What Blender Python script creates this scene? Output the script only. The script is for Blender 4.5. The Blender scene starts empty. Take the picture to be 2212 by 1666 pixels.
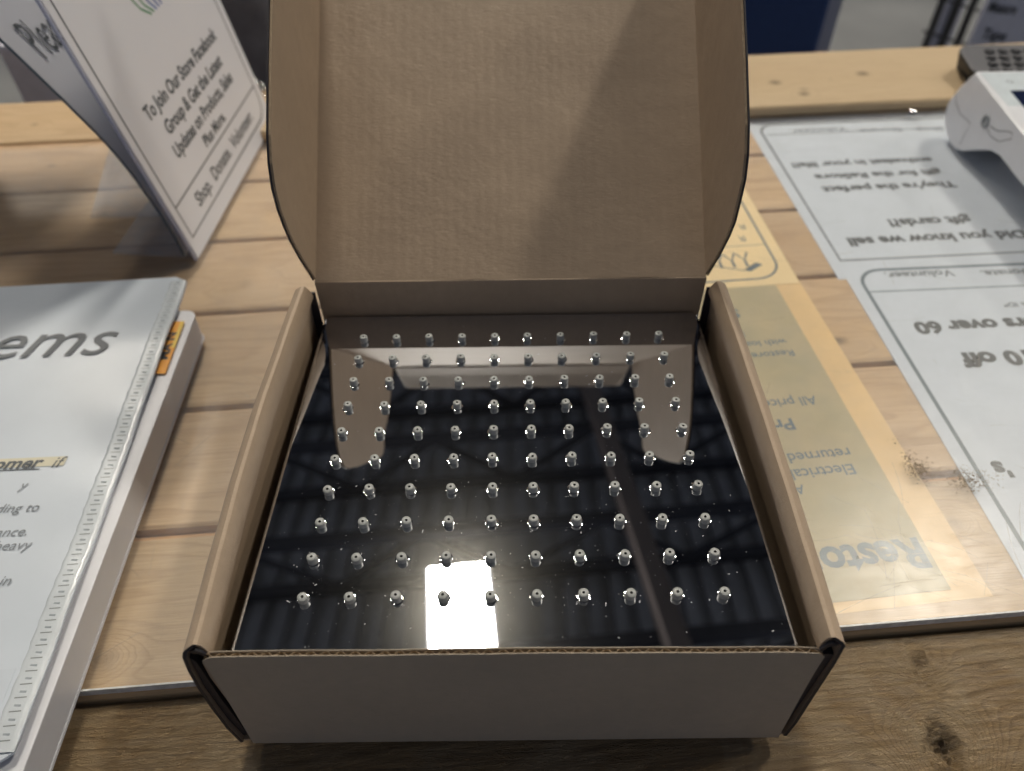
import bpy, math, random
from mathutils import Vector, Matrix, noise
S = 0.019                       # one unit below = the nozzle pitch, 19 mm
R = random.Random(7)
rad = math.radians
scn = bpy.context.scene
# ------------------------------------------------------------------ camera
cd = bpy.data.cameras.new('camera'); cam = bpy.data.objects.new('camera', cd); scn.collection.objects.link(cam)
cr = Vector((0.99991946, -0.00729999, -0.0103821)); cu = Vector((0.01245918, 0.72045036, 0.69339458))
cf = Vector((-0.00241802, 0.69346809, -0.72048329))
cm = Matrix((cr, cu, -cf)).transposed().to_4x4(); cm.translation = Vector((0.0601, -12.2008, 18.6753)) * S
cam.matrix_world = cm
cd.sensor_width = 9.8; cd.sensor_fit = 'HORIZONTAL'; cd.lens = 9.8 * 1594.95 / 2212
cd.clip_start = 0.01; cd.clip_end = 80
cd.dof.use_dof = True; cd.dof.focus_distance = 17.6 * S; cd.dof.aperture_fstop = 1.9
scn.camera = cam
# ------------------------------------------------------------------ world, exposure
w = bpy.data.worlds.new('World'); scn.world = w; w.use_nodes = True
w.node_tree.nodes['Background'].inputs[0].default_value = (0.72, 0.80, 1.0, 1)
w.node_tree.nodes['Background'].inputs[1].default_value = 0.22
scn.view_settings.view_transform = 'Standard'; scn.view_settings.look = 'None'
scn.view_settings.exposure = 0; scn.view_settings.gamma = 1
scn.render.engine = 'CYCLES'
try:
    scn.cycles.use_denoising = True; scn.cycles.max_bounces = 9; scn.cycles.glossy_bounces = 5
    scn.cycles.transparent_max_bounces = 12; scn.cycles.sample_clamp_indirect = 6; scn.cycles.sample_clamp_direct = 0
    scn.cycles.caustics_reflective = True; scn.cycles.caustics_refractive = False; scn.cycles.blur_glossy = 0.5
except Exception: pass
LAMP = 168.0                    # radiance of the lit diffusers

# ------------------------------------------------------------------ node helper
class NT:
    def __init__(s, name):
        s.m = bpy.data.materials.new(name); s.m.use_nodes = True; s.t = s.m.node_tree; s.t.nodes.clear()
        s.out = s.t.nodes.new('ShaderNodeOutputMaterial')
    def n(s, typ, ins=None, **kw):
        x = s.t.nodes.new(typ)
        for k, v in kw.items(): setattr(x, k, v)
        for k, v in (ins or {}).items(): s.put(x.inputs[k], v)
        return x
    def put(s, sock, v):
        if isinstance(v, V): s.t.links.new(v.s, sock)
        elif isinstance(v, bpy.types.NodeSocket): s.t.links.new(v, sock)
        else:
            if sock.type == 'RGBA' and isinstance(v, (tuple, list)) and len(v) == 3: v = (*v, 1)
            sock.default_value = v
    def math(s, op, a, b=0.0, c=None, clamp=False):
        x = s.n('ShaderNodeMath', {0: a, 1: b}, operation=op, use_clamp=clamp)
        if c is not None: s.put(x.inputs[2], c)
        return V(s, x.outputs[0])
    def coord(s, scale=(1, 1, 1), loc=(0, 0, 0), rot=(0, 0, 0), per=0.0):
        tc = s.n('ShaderNodeTexCoord')
        mp = s.n('ShaderNodeMapping', {0: tc.outputs['Object'], 3: tuple(k / S for k in scale), 1: loc, 2: rot})
        if per:
            oi = s.n('ShaderNodeObjectInfo'); a = s.n('ShaderNodeVectorMath', {0: mp.outputs[0]}, operation='ADD')
            cx = s.n('ShaderNodeCombineXYZ', {0: s.math('MULTIPLY', oi.outputs['Random'], per), 1: s.math('MULTIPLY', oi.outputs['Random'], per * .7), 2: s.math('MULTIPLY', oi.outputs['Random'], per * 1.3)})
            s.put(a.inputs[1], cx.outputs[0]); return a.outputs[0]
        return mp.outputs[0]
    def noise(s, vec, scale=1, detail=4, rough=.5, dist=0.0, col=False):
        x = s.n('ShaderNodeTexNoise', {'Vector': vec, 'Scale': scale, 'Detail': detail, 'Roughness': rough, 'Distortion': dist})
        return V(s, x.outputs[1 if col else 0])
    def ramp(s, f, pts):
        x = s.n('ShaderNodeValToRGB', {0: f}); e = x.color_ramp.elements
        while len(e) < len(pts): e.new(0.5)
        for q, (p, c) in zip(e, pts):
            q.position = p; q.color = (*c, 1) if isinstance(c, tuple) else (c, c, c, 1)
        return V(s, x.outputs[0])
    def mix(s, f, a, b, mode='MIX'):
        x = s.n('ShaderNodeMix', data_type='RGBA', blend_type=mode)
        s.put(x.inputs[0], f); s.put(x.inputs[6], a); s.put(x.inputs[7], b); return V(s, x.outputs[2])
    def bump(s, h, strength=.3, dist=.02):
        return s.n('ShaderNodeBump', {'Height': h, 'Strength': strength, 'Distance': dist * S}).outputs[0]
    def bsdf(s, col, rough=.5, metal=0.0, normal=None, spec=.5, **kw):
        i = {'Base Color': col, 'Roughness': rough, 'Metallic': metal, 'Specular IOR Level': spec}
        for k, v in kw.items(): i[k.replace('_', ' ')] = v
        b = s.n('ShaderNodeBsdfPrincipled', i)
        if normal is not None: s.put(b.inputs['Normal'], normal)
        return b.outputs[0]
    def schlick(s, f0=.04, nrm=None):
        g = s.n('ShaderNodeNewGeometry')
        d = s.n('ShaderNodeVectorMath', {0: g.outputs['Incoming'], 1: g.outputs['Normal']}, operation='DOT_PRODUCT')
        c = 1.0 - s.math('ABSOLUTE', V(s, d.outputs['Value'])); c2 = c * c
        return c2 * c2 * c * (1 - f0) + f0
    def done(s, sh): s.t.links.new(sh, s.out.inputs[0]); return s.m
class V:
    def __init__(s, n, so): s.n = n; s.s = so
    def __add__(s, o): return s.n.math('ADD', s, o)
    def __radd__(s, o): return s.n.math('ADD', s, o)
    def __mul__(s, o): return s.n.math('MULTIPLY', s, o)
    def __rmul__(s, o): return s.n.math('MULTIPLY', s, o)
    def __sub__(s, o): return s.n.math('SUBTRACT', s, o)
    def __rsub__(s, o): return s.n.math('SUBTRACT', o, s)
    def __truediv__(s, o): return s.n.math('DIVIDE', s, o)
def plain(name, col, rough=.5, metal=0.0, var=.06, spec=.5, nscale=1.5, bump=.0, **kw):
    t = NT(name); v = t.coord()
    n = t.noise(v, nscale, 5, .6)
    c = t.mix(t.ramp(n, [(.3, 0.0), (.7, 1.0)]), tuple(k * (1 - var) for k in col), tuple(min(1, k * (1 + var)) for k in col))
    nm = t.bump(t.noise(v, 9, 4, .6), bump, .03) if bump else None
    return t.done(t.bsdf(c, rough, metal, nm, spec, **kw))

def cardboard(name, base=(.405, .302, .208), edge=False, flute=(1, 0, 0), dark=1.0):
    t = NT(name); v = t.coord()
    big = t.noise(v, .35, 3, .5); med = t.noise(v, 3.0, 5, .65)
    fib = t.noise(t.coord((2.2, 9, 9)), 2.5, 4, .7); speck = t.noise(v, 26, 2, .5)
    c = t.mix(t.ramp(big, [(.3, 0.0), (.7, 1.0)]), tuple(k * .93 * dark for k in base), tuple(k * 1.05 * dark for k in base))
    c = t.mix(t.ramp(med, [(.35, 0.0), (.75, .55)]), c, tuple(k * .84 * dark for k in base))
    c = t.mix(t.ramp(fib, [(.62, 0.0), (.74, .5)]), c, tuple(min(1, k * 1.28) for k in base))
    c = t.mix(t.ramp(speck, [(.72, 0.0), (.78, .7)]), c, tuple(k * .45 for k in base))
    sx = t.n('ShaderNodeSeparateXYZ', {0: v})
    fl = t.math('SINE', V(t, sx.outputs[0]) * 19.0)
    h = fl * .10 * t.noise(v, .8, 2) + med * .8 + fib * .7 + big * 5.0
    return t.done(t.bsdf(c, .55, 0, t.bump(h, .36, .05), .5))

def wood(name, cols, rough=.5, ring=2.2, knots=(), rot=0.0, bump=.25, spec=.4, streak=.5, per=37.0, wear=None, coat=0.0):
    """cols = light, mid, dark; knots in the object's own units: (x, y, radius, darkness)"""
    t = NT(name); base = t.coord(per=0)
    off = t.coord(per=per)
    sx = t.n('ShaderNodeSeparateXYZ', {0: base}); X, Y = V(t, sx.outputs[0]), V(t, sx.outputs[1])
    so = t.n('ShaderNodeSeparateXYZ', {0: off}); OX, OY, OZ = (V(t, so.outputs[i]) for i in range(3))
    lo = t.n('ShaderNodeCombineXYZ', {0: OX * .07, 1: OY * .45, 2: OZ}).outputs[0]
    wob = t.noise(lo, 1.0, 3, .5)
    f = OY * ring * .55 + wob * 9.0
    kmask = None
    for kx, ky, kr, kd in knots:
        dx, dy = X - kx, Y - ky
        r2 = dx * dx * .55 + dy * dy
        r = t.math('SQRT', r2 + .0001) + (t.noise(base, 2.2 / max(kr, .2), 3, .6) - .5) * kr * .7
        g = t.math('EXPONENT', r2 * (-1.0 / (kr * kr * 3.0)))
        f = f * (1.0 - g) + (r * (min(ring, 3.0) * 1.9 / max(kr, .4)) + 2.0) * g
        km = t.math('SUBTRACT', 1.0, t.math('SMOOTH_MIN', r / kr, 1.0, .35), clamp=True) * kd
        kmask = km if kmask is None else t.math('MAXIMUM', kmask, km)
    fr = t.math('FRACT', f)
    band = t.ramp(fr, [(0.0, 0.0), (.55, .25), (.86, 1.0), (1.0, .0)])
    st = t.n('ShaderNodeCombineXYZ', {0: OX * .35, 1: OY * 14.0, 2: OZ * 14.0}).outputs[0]
    s1 = t.noise(st, 1.0, 5, .65)
    pores = t.noise(t.n('ShaderNodeCombineXYZ', {0: OX * 1.2, 1: OY * 30.0, 2: OZ * 30.0}).outputs[0], 1.0, 2, .5)
    tone = t.noise(lo, .6, 2, .5)
    c = t.mix(t.ramp(tone, [(.3, 0.0), (.7, 1.0)]), cols[0], cols[1])
    c = t.mix(band * streak, c, cols[2])
    c = t.mix(t.ramp(s1, [(.42, 0.0), (.8, .42)]), c, cols[2])
    c = t.mix(t.ramp(pores, [(.60, 0.0), (.75, .35)]), c, tuple(k * .6 for k in cols[2]))
    hue = t.n('ShaderNodeObjectInfo').outputs['Random']
    c = t.mix(V(t, hue) * .35, c, tuple(k * .80 for k in cols[1]))
    if wear:
        wn = t.noise(base, .32, 5, .65, 1.0); c = t.mix(t.ramp(wn, [(.42, 0.0), (.66, .75)]), c, wear)
        stn = t.noise(t.coord((1, 1.6, 1), (3, 7, 0)), .55, 6, .7, .5); c = t.mix(t.ramp(stn, [(.63, 0.0), (.78, .4)]), c, tuple(k * .28 for k in cols[2]))
    if kmask is not None: c = t.mix(kmask, c, tuple(k * .22 for k in cols[2]))
    h = s1 * .8 + band * -.35 + pores * .3
    if wear:
        ck = t.noise(t.n('ShaderNodeCombineXYZ', {0: X * 2.2, 1: Y * 7.0, 2: 0.0}).outputs[0], 1.6, 5, .7, 1.2)
        h = h * .6 + t.math('ABSOLUTE', ck - .5) * 3.0
        c = t.mix(t.ramp(t.math('ABSOLUTE', ck - .5), [(.0, .18), (.02, .0)]), c, tuple(k * .8 for k in cols[2]))
    rr = t.ramp(s1, [(.3, rough - .08), (.7, rough + .12)])
    return t.done(t.bsdf(c, rr, 0, t.bump(h, bump, .09), spec, Coat_Weight=coat, Coat_Roughness=.35))

# ------------------------------------------------------------------ mesh helper
class B:
    def __init__(s): s.v = []; s.f = []; s.m = []
    def add(s, vs, fs, mi=0):
        o = len(s.v); s.v += [tuple(p) for p in vs]; s.f += [tuple(i + o for i in f) for f in fs]; s.m += [mi] * len(fs); return s
    def box(s, a, b, mi=0, T=None):
        (x0, y0, z0), (x1, y1, z1) = a, b
        p = [Vector((x, y, z)) for z in (z0, z1) for y in (y0, y1) for x in (x0, x1)]
        if T: p = [T(q) for q in p]
        return s.add(p, [(0, 2, 3, 1), (4, 5, 7, 6), (0, 1, 5, 4), (2, 6, 7, 3), (0, 4, 6, 2), (1, 3, 7, 5)], mi)
    def prism(s, poly, P0, P1, mi=0):
        """poly 2D points; P0/P1 map a 2D point to its 3D place on either end"""
        n = len(poly); s.add([P0(q) for q in poly] + [P1(q) for q in poly],
                             [tuple(range(n))[::-1], tuple(range(n, 2 * n))] + [(i, (i + 1) % n, n + (i + 1) % n, n + i) for i in range(n)], mi); return s
    def lathe(s, prof, c=(0, 0, 0), n=20, mi=0, A=None):
        vs = []; fs = []
        for r, z in prof:
            for k in range(n):
                a = 2 * math.pi * k / n; q = Vector((r * math.cos(a), r * math.sin(a), z)); vs.append((A @ q if A else q) + Vector(c))
        for i in range(len(prof) - 1):
            for k in range(n):
                fs.append((i * n + k, i * n + (k + 1) % n, (i + 1) * n + (k + 1) % n, (i + 1) * n + k))
        return s.add(vs, fs, mi)
    def tube(s, pts, r, n=8, mi=0, cap=True):
        pts = [Vector(p) for p in pts]; vs = []; fs = []
        for i, p in enumerate(pts):
            d = (pts[min(i + 1, len(pts) - 1)] - pts[max(i - 1, 0)]).normalized()
            u = d.cross(Vector((0, 0, 1)) if abs(d.z) < .9 else Vector((1, 0, 0))).normalized(); w_ = d.cross(u)
            for k in range(n):
                a = 2 * math.pi * k / n; vs.append(p + u * math.cos(a) * r + w_ * math.sin(a) * r)
        for i in range(len(pts) - 1):
            for k in range(n): fs.append((i * n + k, i * n + (k + 1) % n, (i + 1) * n + (k + 1) % n, (i + 1) * n + k))
        if cap: fs += [tuple(range(n))[::-1], tuple(range((len(pts) - 1) * n, len(pts) * n))]
        return s.add(vs, fs, mi)
    def ribbon(s, pts, wd, P, mi=0, closed=False):
        """flat line of width wd along 2D points, P maps (x, y) to 3D"""
        n = len(pts); L = []; Rr = []
        for i in range(n):
            a = Vector(pts[(i - 1) % n] if closed or i else pts[0]); b = Vector(pts[(i + 1) % n] if closed or i < n - 1 else pts[-1])
            d = (b - a).normalized(); q = Vector((-d.y, d.x)) * wd / 2
            L.append(Vector(pts[i]) + q); Rr.append(Vector(pts[i]) - q)
        m = n if closed else n - 1
        return s.add([P(q) for q in L] + [P(q) for q in Rr], [(i, n + i, n + (i + 1) % n, (i + 1) % n) for i in range(m)], mi)

def link(name, data, parent=None, loc=(0, 0, 0)):
    o = bpy.data.objects.new(name, data); scn.collection.objects.link(o)
    o.location = Vector(loc) * S
    if parent: o.parent = parent; o.location = Vector(loc) * S - world_loc(parent)
    return o
WL = {}
def world_loc(o):
    v = Vector(o.location); p = o.parent
    while p: v = v + Vector(p.location); p = p.parent
    return v
def mesh(name, b, mats, parent=None, at=(0, 0, 0), smooth=False, bevel=0.0, seg=2, kind=None, auto=None):
    me = bpy.data.meshes.new(name); a = Vector(at)
    me.from_pydata([((Vector(p) - a) * S) for p in b.v], [], b.f)
    for m in (mats if isinstance(mats, (list, tuple)) else [mats]): me.materials.append(m)
    me.polygons.foreach_set('material_index', b.m)
    if smooth: me.polygons.foreach_set('use_smooth', [True] * len(b.f))
    me.update()
    if auto is not None: me.set_sharp_from_angle(angle=rad(auto))
    o = link(name, me, parent, at)
    if bevel:
        md = o.modifiers.new('bevel', 'BEVEL'); md.width = bevel * S; md.segments = seg; md.limit_method = 'ANGLE'; md.angle_limit = rad(35)
    if kind: o['kind'] = kind
    return o
def thing(name, label, cat, at=(0, 0, 0), group=None):
    o = link(name, None, None, at); o.empty_display_size = .02; tag(o, label, cat, group); return o
def tag(o, label, cat, group=None):
    o['label'] = label; o['category'] = cat
    if group: o['group'] = group
    return o
def text(parent, name, s, size, org, ex, ey, mat, align='LEFT', shear=0.0, bold=0.0, wide=1.0, space=1.0, ext=.004):
    cu_ = bpy.data.curves.new('t', 'FONT'); cu_.body = s; cu_.size = 1; cu_.align_x = align; cu_.shear = shear; cu_.offset = bold
    cu_.space_character = space; cu_.resolution_u = 3
    tmp = bpy.data.objects.new('t', cu_); scn.collection.objects.link(tmp)
    dg = bpy.context.evaluated_depsgraph_get(); me = bpy.data.meshes.new_from_object(tmp.evaluated_get(dg))
    bpy.data.objects.remove(tmp); bpy.data.curves.remove(cu_)
    ex, ey = Vector(ex).normalized(), Vector(ey).normalized(); ez = ex.cross(ey)
    k = size / .72                                   # size = height of a capital letter
    o_ = Vector(org)
    for v in me.vertices:
        v.co = (ex * v.co.x * k * wide + ey * v.co.y * k + ez * ext) * S
    me.materials.clear(); me.materials.append(mat); me.name = name
    return link(name, me, parent, o_)

# ------------------------------------------------------------------ materials
M = {}
M['kraft'] = cardboard('kraft_cardboard')
M['kraft_out'] = cardboard('kraft_cardboard_outside', (.43, .36, .275))
M['print_black'] = plain('black_outside_print', (.018, .016, .022), .55, var=.2, nscale=3)
M['kraft_edge'] = plain('cardboard_edge', (.42, .31, .20), .85, var=.15, nscale=8, bump=.5)
M['pine'] = wood('pine_under_cover', ((.66, .50, .33), (.58, .41, .25), (.38, .24, .13)), .5, ring=1.3, streak=.42,
                 knots=())
M['pine_edge'] = wood('pine_plank_edge', ((.60, .34, .15), (.52, .28, .12), (.28, .13, .05)), .5, ring=5)
M['pine_pale'] = wood('pine_back_rail', ((.58, .45, .29), (.52, .385, .23), (.38, .26, .15)), .5, ring=1.0, streak=.25, per=0,
                      knots=((17.0, 2.9, .34, 1.0), (18.1, 1.35, .3, 1.0), (18.3, 1.9, .25, .5), (22.3, 3.5, .36, 1.0), (20.2, 3.0, .08, .8), (-24.0, .6, .2, .6), (-9, 1.5, .3, .7)))
M['front'] = wood('worn_front_plank', ((.56, .385, .20), (.46, .305, .15), (.15, .085, .04)), .36, ring=5.5, streak=.45, bump=1.05, per=0,
                  knots=((10.0, -2.75, .42, 1.0), (9.85, -3.55, .3, .9), (10.35, -.75, .22, .8), (-30, -1.2, .25, .2)), wear=(.56, .43, .27), coat=.12)

def chrome():
    t = NT('mirror_chrome'); v = t.coord()
    n = t.noise(v, .10, 2, .5)
    g = t.n('ShaderNodeBsdfGlossy', {'Color': (.66, .67, .70), 'Roughness': 0.004})
    g2 = t.n('ShaderNodeBsdfGlossy', {'Color': (.72, .70, .64), 'Roughness': .17})
    sc = t.ramp(t.noise(t.coord((1, 1, 1)), 22, 3, .7), [(.35, .0), (.9, 1.0)])
    return t.done(t.n('ShaderNodeMixShader', {0: sc * .022 + .004, 1: g.outputs[0], 2: g2.outputs[0]}).outputs[0])
M['chrome'] = chrome()
M['chrome_plain'] = plain('chrome_trim', (.75, .75, .77), .07, 1.0, var=.02)
M['silicone'] = plain('grey_silicone', (.33, .34, .33), .42, var=.05, nscale=6)
M['hole'] = plain('nozzle_hole', (.025, .022, .018), .8)
M['dust'] = plain('pale_dust', (.75, .76, .80), .6)
M['under'] = plain('grey_plastic', (.10, .10, .11), .5)

def acrylic():
    t = NT('scratched_acrylic'); v = t.coord()
    fres = t.schlick()
    sA = t.noise(t.coord((.5, 26, 1), rot=(0, 0, .25)), 1.0, 3, .6); sB = t.noise(t.coord((24, .6, 1), rot=(0, 0, -.5)), 1.0, 3, .6)
    sC = t.noise(t.coord((.4, 30, 1), rot=(0, 0, 1.1)), 1.0, 2, .6)
    scr = t.math('MAXIMUM', t.math('MAXIMUM', t.ramp(sA, [(.64, 0.0), (.70, 1.0)]), t.ramp(sB, [(.66, 0.0), (.72, 1.0)])), t.ramp(sC, [(.66, 0.0), (.72, 1.0)]))
    wearm = t.ramp(t.noise(v, .25, 3, .6), [(.35, .15), (.7, 1.0)])
    bmp = t.bump(t.noise(v, .35, 2, .5) + scr * .8, .35, .08)
    gl = t.n('ShaderNodeBsdfGlossy', {'Color': (1, 1, 1), 'Roughness': t.ramp(t.noise(v, 2, 4, .7), [(.3, .27), (.75, .34)]), 'Normal': bmp}).outputs[0]
    rough = t.n('ShaderNodeBsdfGlossy', {'Color': (1, 1, 1), 'Roughness': .50, 'Normal': bmp}).outputs[0]
    gl = t.n('ShaderNodeMixShader', {0: scr * wearm * .30 + .02, 1: gl, 2: rough}).outputs[0]
    tr = t.n('ShaderNodeBsdfTransparent', {'Color': (.985, .985, .98)}).outputs[0]
    df = t.n('ShaderNodeBsdfDiffuse', {'Color': (.80, .82, .84)}).outputs[0]
    haze = t.ramp(t.noise(v, .5, 5, .7), [(.3, .015), (.75, .06)])
    a = t.n('ShaderNodeMixShader', {0: haze + scr * wearm * .05, 1: tr, 2: df}).outputs[0]
    return t.done(t.n('ShaderNodeMixShader', {0: t.math('MINIMUM', fres * .65 + scr * wearm * .06, .9), 1: a, 2: gl}).outputs[0])
M['acrylic'] = acrylic()
def clear(name, df=.05, rough=.08, tint=(.97, .98, .99)):
    t = NT(name); fres = t.schlick()
    gl = t.n('ShaderNodeBsdfGlossy', {'Color': (1, 1, 1), 'Roughness': rough}).outputs[0]
    tr = t.n('ShaderNodeBsdfTransparent', {'Color': tint}).outputs[0]
    d = t.n('ShaderNodeBsdfDiffuse', {'Color': (.8, .82, .88)}).outputs[0]
    a = t.n('ShaderNodeMixShader', {0: t.noise(t.coord(), 1, 4) * df * 2, 1: tr, 2: d}).outputs[0]
    return t.done(t.n('ShaderNodeMixShader', {0: fres, 1: a, 2: gl}).outputs[0])
M['clear'] = clear('clear_plastic', .16)
M['clear_edge'] = plain('acrylic_edge', (.66, .67, .66), .35, var=.25, nscale=3)
M['white_paper'] = plain('white_paper', (.60, .65, .73), .75, var=.03, nscale=.5)
def thin_paper():
    t = NT('sign_paper'); c = t.mix(t.noise(t.coord(), .5), (.82, .82, .86), (.86, .86, .89))
    tl = t.n('ShaderNodeBsdfTranslucent', {'Color': (.72, .73, .80)}).outputs[0]
    return t.done(t.n('ShaderNodeMixShader', {0: .14, 1: t.bsdf(c, .45), 2: tl}).outputs[0])
M['sign_paper'] = thin_paper()
M['yellow_paper'] = plain('yellow_paper', (.76, .53, .26), .75, var=.04, nscale=.5)
def olive():
    t = NT('thin_olive_sheet'); v = t.coord()
    c = t.mix(t.ramp(t.noise(v, .5, 4, .6), [(.35, 0.0), (.7, 1.0)]), (.47, .41, .25), (.58, .47, .28))
    tr = t.n('ShaderNodeBsdfTransparent', {'Color': (1, 1, 1)}).outputs[0]
    return t.done(t.n('ShaderNodeMixShader', {0: .85, 1: tr, 2: t.bsdf(c, .7)}).outputs[0])
M['olive_paper'] = olive()
M['ink'] = plain('black_ink', (.045, .05, .055), .6)
M['ink_grey'] = plain('grey_ink', (.11, .12, .13), .6)
M['ink_mid'] = plain('mid_grey_ink', (.17, .18, .19), .6)
M['ink_pale'] = plain('pale_ink', (.25, .27, .29), .6)
M['ink_blue'] = plain('slate_ink', (.10, .14, .17), .6)
M['high'] = plain('highlighter', (.66, .62, .48), .7)
M['sleeve'] = plain('plastic_sleeve', (.60, .65, .71), .28, var=.03, nscale=.4, bump=.05)
M['sleeve_edge'] = plain('sleeve_border', (.60, .64, .67), .25, var=.05, bump=.2)
M['slit'] = plain('sleeve_slit', (.22, .24, .24), .5)
M['binder'] = plain('binder_vinyl', (.80, .80, .83), .38, var=.04, nscale=.6)
M['orange'] = plain('orange_tab', (.80, .34, .03), .5)
M['yellow_tab'] = plain('yellow_tab', (.80, .55, .10), .5)
M['white_plastic'] = plain('white_plastic', (.68, .69, .73), .35, var=.02)
M['screen'] = plain('dark_screen', (.012, .018, .05), .08, var=.1)
M['black_plastic'] = plain('black_plastic', (.010, .010, .012), .6)
M['grey_plastic'] = plain('grey_plastic_cover', (.11, .11, .12), .35)
M['key'] = plain('rubber_keys', (.035, .035, .04), .5)
M['concrete'] = plain('polished_concrete', (.16, .16, .155), .35, var=.25, nscale=.03, bump=.02)
M['navy'] = plain('navy_panel', (.012, .045, .16), .5)
M['white_metal'] = plain('white_metal', (.42, .43, .50), .4)
M['wire'] = plain('black_wire', (.03, .03, .03), .4)
M['fabric'] = plain('charcoal_cloth', (.16, .15, .16), .9, var=.25, nscale=.4, bump=.3)
M['board'] = plain('white_board', (.62, .63, .72), .5)
M['deck'] = plain('ceiling_deck', (.19, .21, .255), .6, var=.15, nscale=.05)
M['steel'] = plain('truss_steel', (.010, .014, .03), .6)
M['duct'] = plain('duct_paint', (.13, .11, .11), .6)
M['leg'] = plain('counter_leg_wood', (.35, .24, .14), .6)
def lamp():
    t = NT('lit_diffuser'); e = t.n('ShaderNodeEmission', {0: (1.0, .93, .81), 1: LAMP})
    return t.done(e.outputs[0])
M['lamp'] = lamp()
def soil():
    t = NT('dust_smudge'); v = t.coord()
    return t.done(t.bsdf(t.mix(t.noise(v, 6), (.20, .15, .09), (.38, .30, .20)), .9))
M['soil'] = soil()

# ------------------------------------------------------------------ room
FZ = -49.0
fl = mesh('floor', B().box((-520, -260, FZ - 2), (520, 700, FZ)), M['concrete']); fl['kind'] = 'structure'
DZ = 303.0
b = B().box((-520, -260, DZ + 4), (520, 700, DZ + 7))
for i in range(86): b.box((-520 + i * 12.1, -258, DZ), (-514 + i * 12.1, 698, DZ + 4.2))
dk = mesh('ceiling', b, M['deck']); dk['kind'] = 'structure'
TR = [-45, 25, 95, 165, 235, 305, 375, 445]
for i, y0 in enumerate(TR):
    lab = {165: 'dark steel roof truss just past the lit panel seen in the mirror', 235: 'dark steel roof truss crossing the middle of the mirrored ceiling',
           305: 'dark steel roof truss mirrored just below the reflected box lid'}.get(y0, ['dark steel roof truss nearest the photographer, overhead', 'dark steel roof truss overhead, second from the photographer', 'dark steel roof truss over the counter, third from the photographer', '', '', '', 'dark steel roof truss hidden in the mirror by the lid, second from the far end', 'dark steel roof truss farthest from the counter'][i])
    t_ = thing('roof_truss', lab, 'roof truss', (0, y0, 264), 'steel roof trusses')
    P = lambda x, z, y0=y0: Vector((x, y0 + .09 * x, z))
    for nm, z in (('chord', 264.5), ('chord', 300)):
        bb = B(); bb.prism([(-3.3, -2.2), (3.3, -2.2), (3.3, 2.2), (-3.3, 2.2)], lambda q, z=z: P(-500, z) + Vector((0, q[0], q[1])), lambda q, z=z: P(500, z) + Vector((0, q[0], q[1])))
        mesh(nm, bb, M['steel'], t_, (0, y0, z))
    bb = B(); n = 22
    for k in range(n):
        xa = -500 + 1000 * k / n; xb = -500 + 1000 * (k + 1) / n
        za, zb = (266, 299) if k % 2 == 0 else (299, 266)
        bb.tube([P(xa, za), P(xb, zb)], 2.0, 6)
    mesh('web', bb, M['steel'], t_, (0, y0, 280))
b = B().box((-4.5, -255, 252), (4.5, 690, 262), T=lambda q: Vector((q.x + 84 - .115 * q.y, q.y, q.z)))
tag(mesh('air_duct', b, M['duct'], at=(60, 200, 252)), 'brown rectangular air duct running under the trusses', 'duct')
LP = [(-24.3, 184, 'lit ceiling panel reflected near the front edge of the shower head', 26, 42.5),
      (164, 135, 'lit ceiling panel giving the glare on the acrylic to the right of the box', 22, 38),
      (-205, 246, 'small lit ceiling panel far to the left, softly shading the binder towards the box', 16, 24),
      (-95, 92, 'small lit ceiling panel above the binder, left of the one in the mirror', 9, 14),
      (345, 85, 'added ceiling panel out of view at the far right, lighting the sign and deepening shadows', 20, 32),  # unseen panel, added to light the sign and strengthen shadows to its left
      ]
for x, y, lab, a, l in LP:
    t_ = thing('ceiling_light', lab, 'ceiling light', (x, y, 258), 'lit panels under the roof trusses')
    ROT = Matrix.Rotation(.10, 3, 'Z')
    T = lambda q, x=x, y=y: ROT @ q + Vector((x, y, 258))
    mesh('diffuser', B().box((-a / 2, -l / 2, 0), (a / 2, l / 2, .8), T=T), M['lamp'], t_, (x, y, 258))
    mesh('housing', B().box((-a / 2 - 1.2, -l / 2 - 1.2, .9), (a / 2 + 1.2, l / 2 + 1.2, 4), T=T), M['white_metal'], t_, (x, y, 259))
    for sx_ in (-1, 1):
        mesh('rod', B().tube([T(Vector((0, sx_ * l * .4, 4))), T(Vector((0, sx_ * l * .4, 45.5)))], .35, 6), M['steel'], t_, (x, y + sx_ * l * .4, 262))

# ------------------------------------------------------------------ counter
AL = math.atan(.075); CA, SA = math.cos(AL), math.sin(AL)
def TB(q):  # counter frame -> world
    return Vector((q[0] * CA - q[1] * SA, q[0] * SA + q[1] * CA, q[2]))
ctr = thing('counter', 'pine plank counter under a clear acrylic cover, worn plank along the front', 'counter', (0, 8, FZ))
gaps = [-3.87, .92, 5.95, 11.15, 16.1, 21.1, 26.15, 31.3]
knotsets = [((-11.2, .9, .42, .35), (-4, 2, .3, .5), (13.2, 3.0, .25, .3)), ((6.0, 2.0, .4, .5),), ((12.9, 1.2, .3, .85), (-15, 3, .3, .5)), ((-10.0, 1.6, .35, .25), (11.3, .8, .35, .35)), ((-17.5, 2.6, .15, .8), (3, 2, .4, .5)), ((-21.5, 2.4, .2, .8), (-27, 1.5, .3, .5), (15, 2, .3, .4)), ((-24, 2, .2, .6),)]
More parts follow.
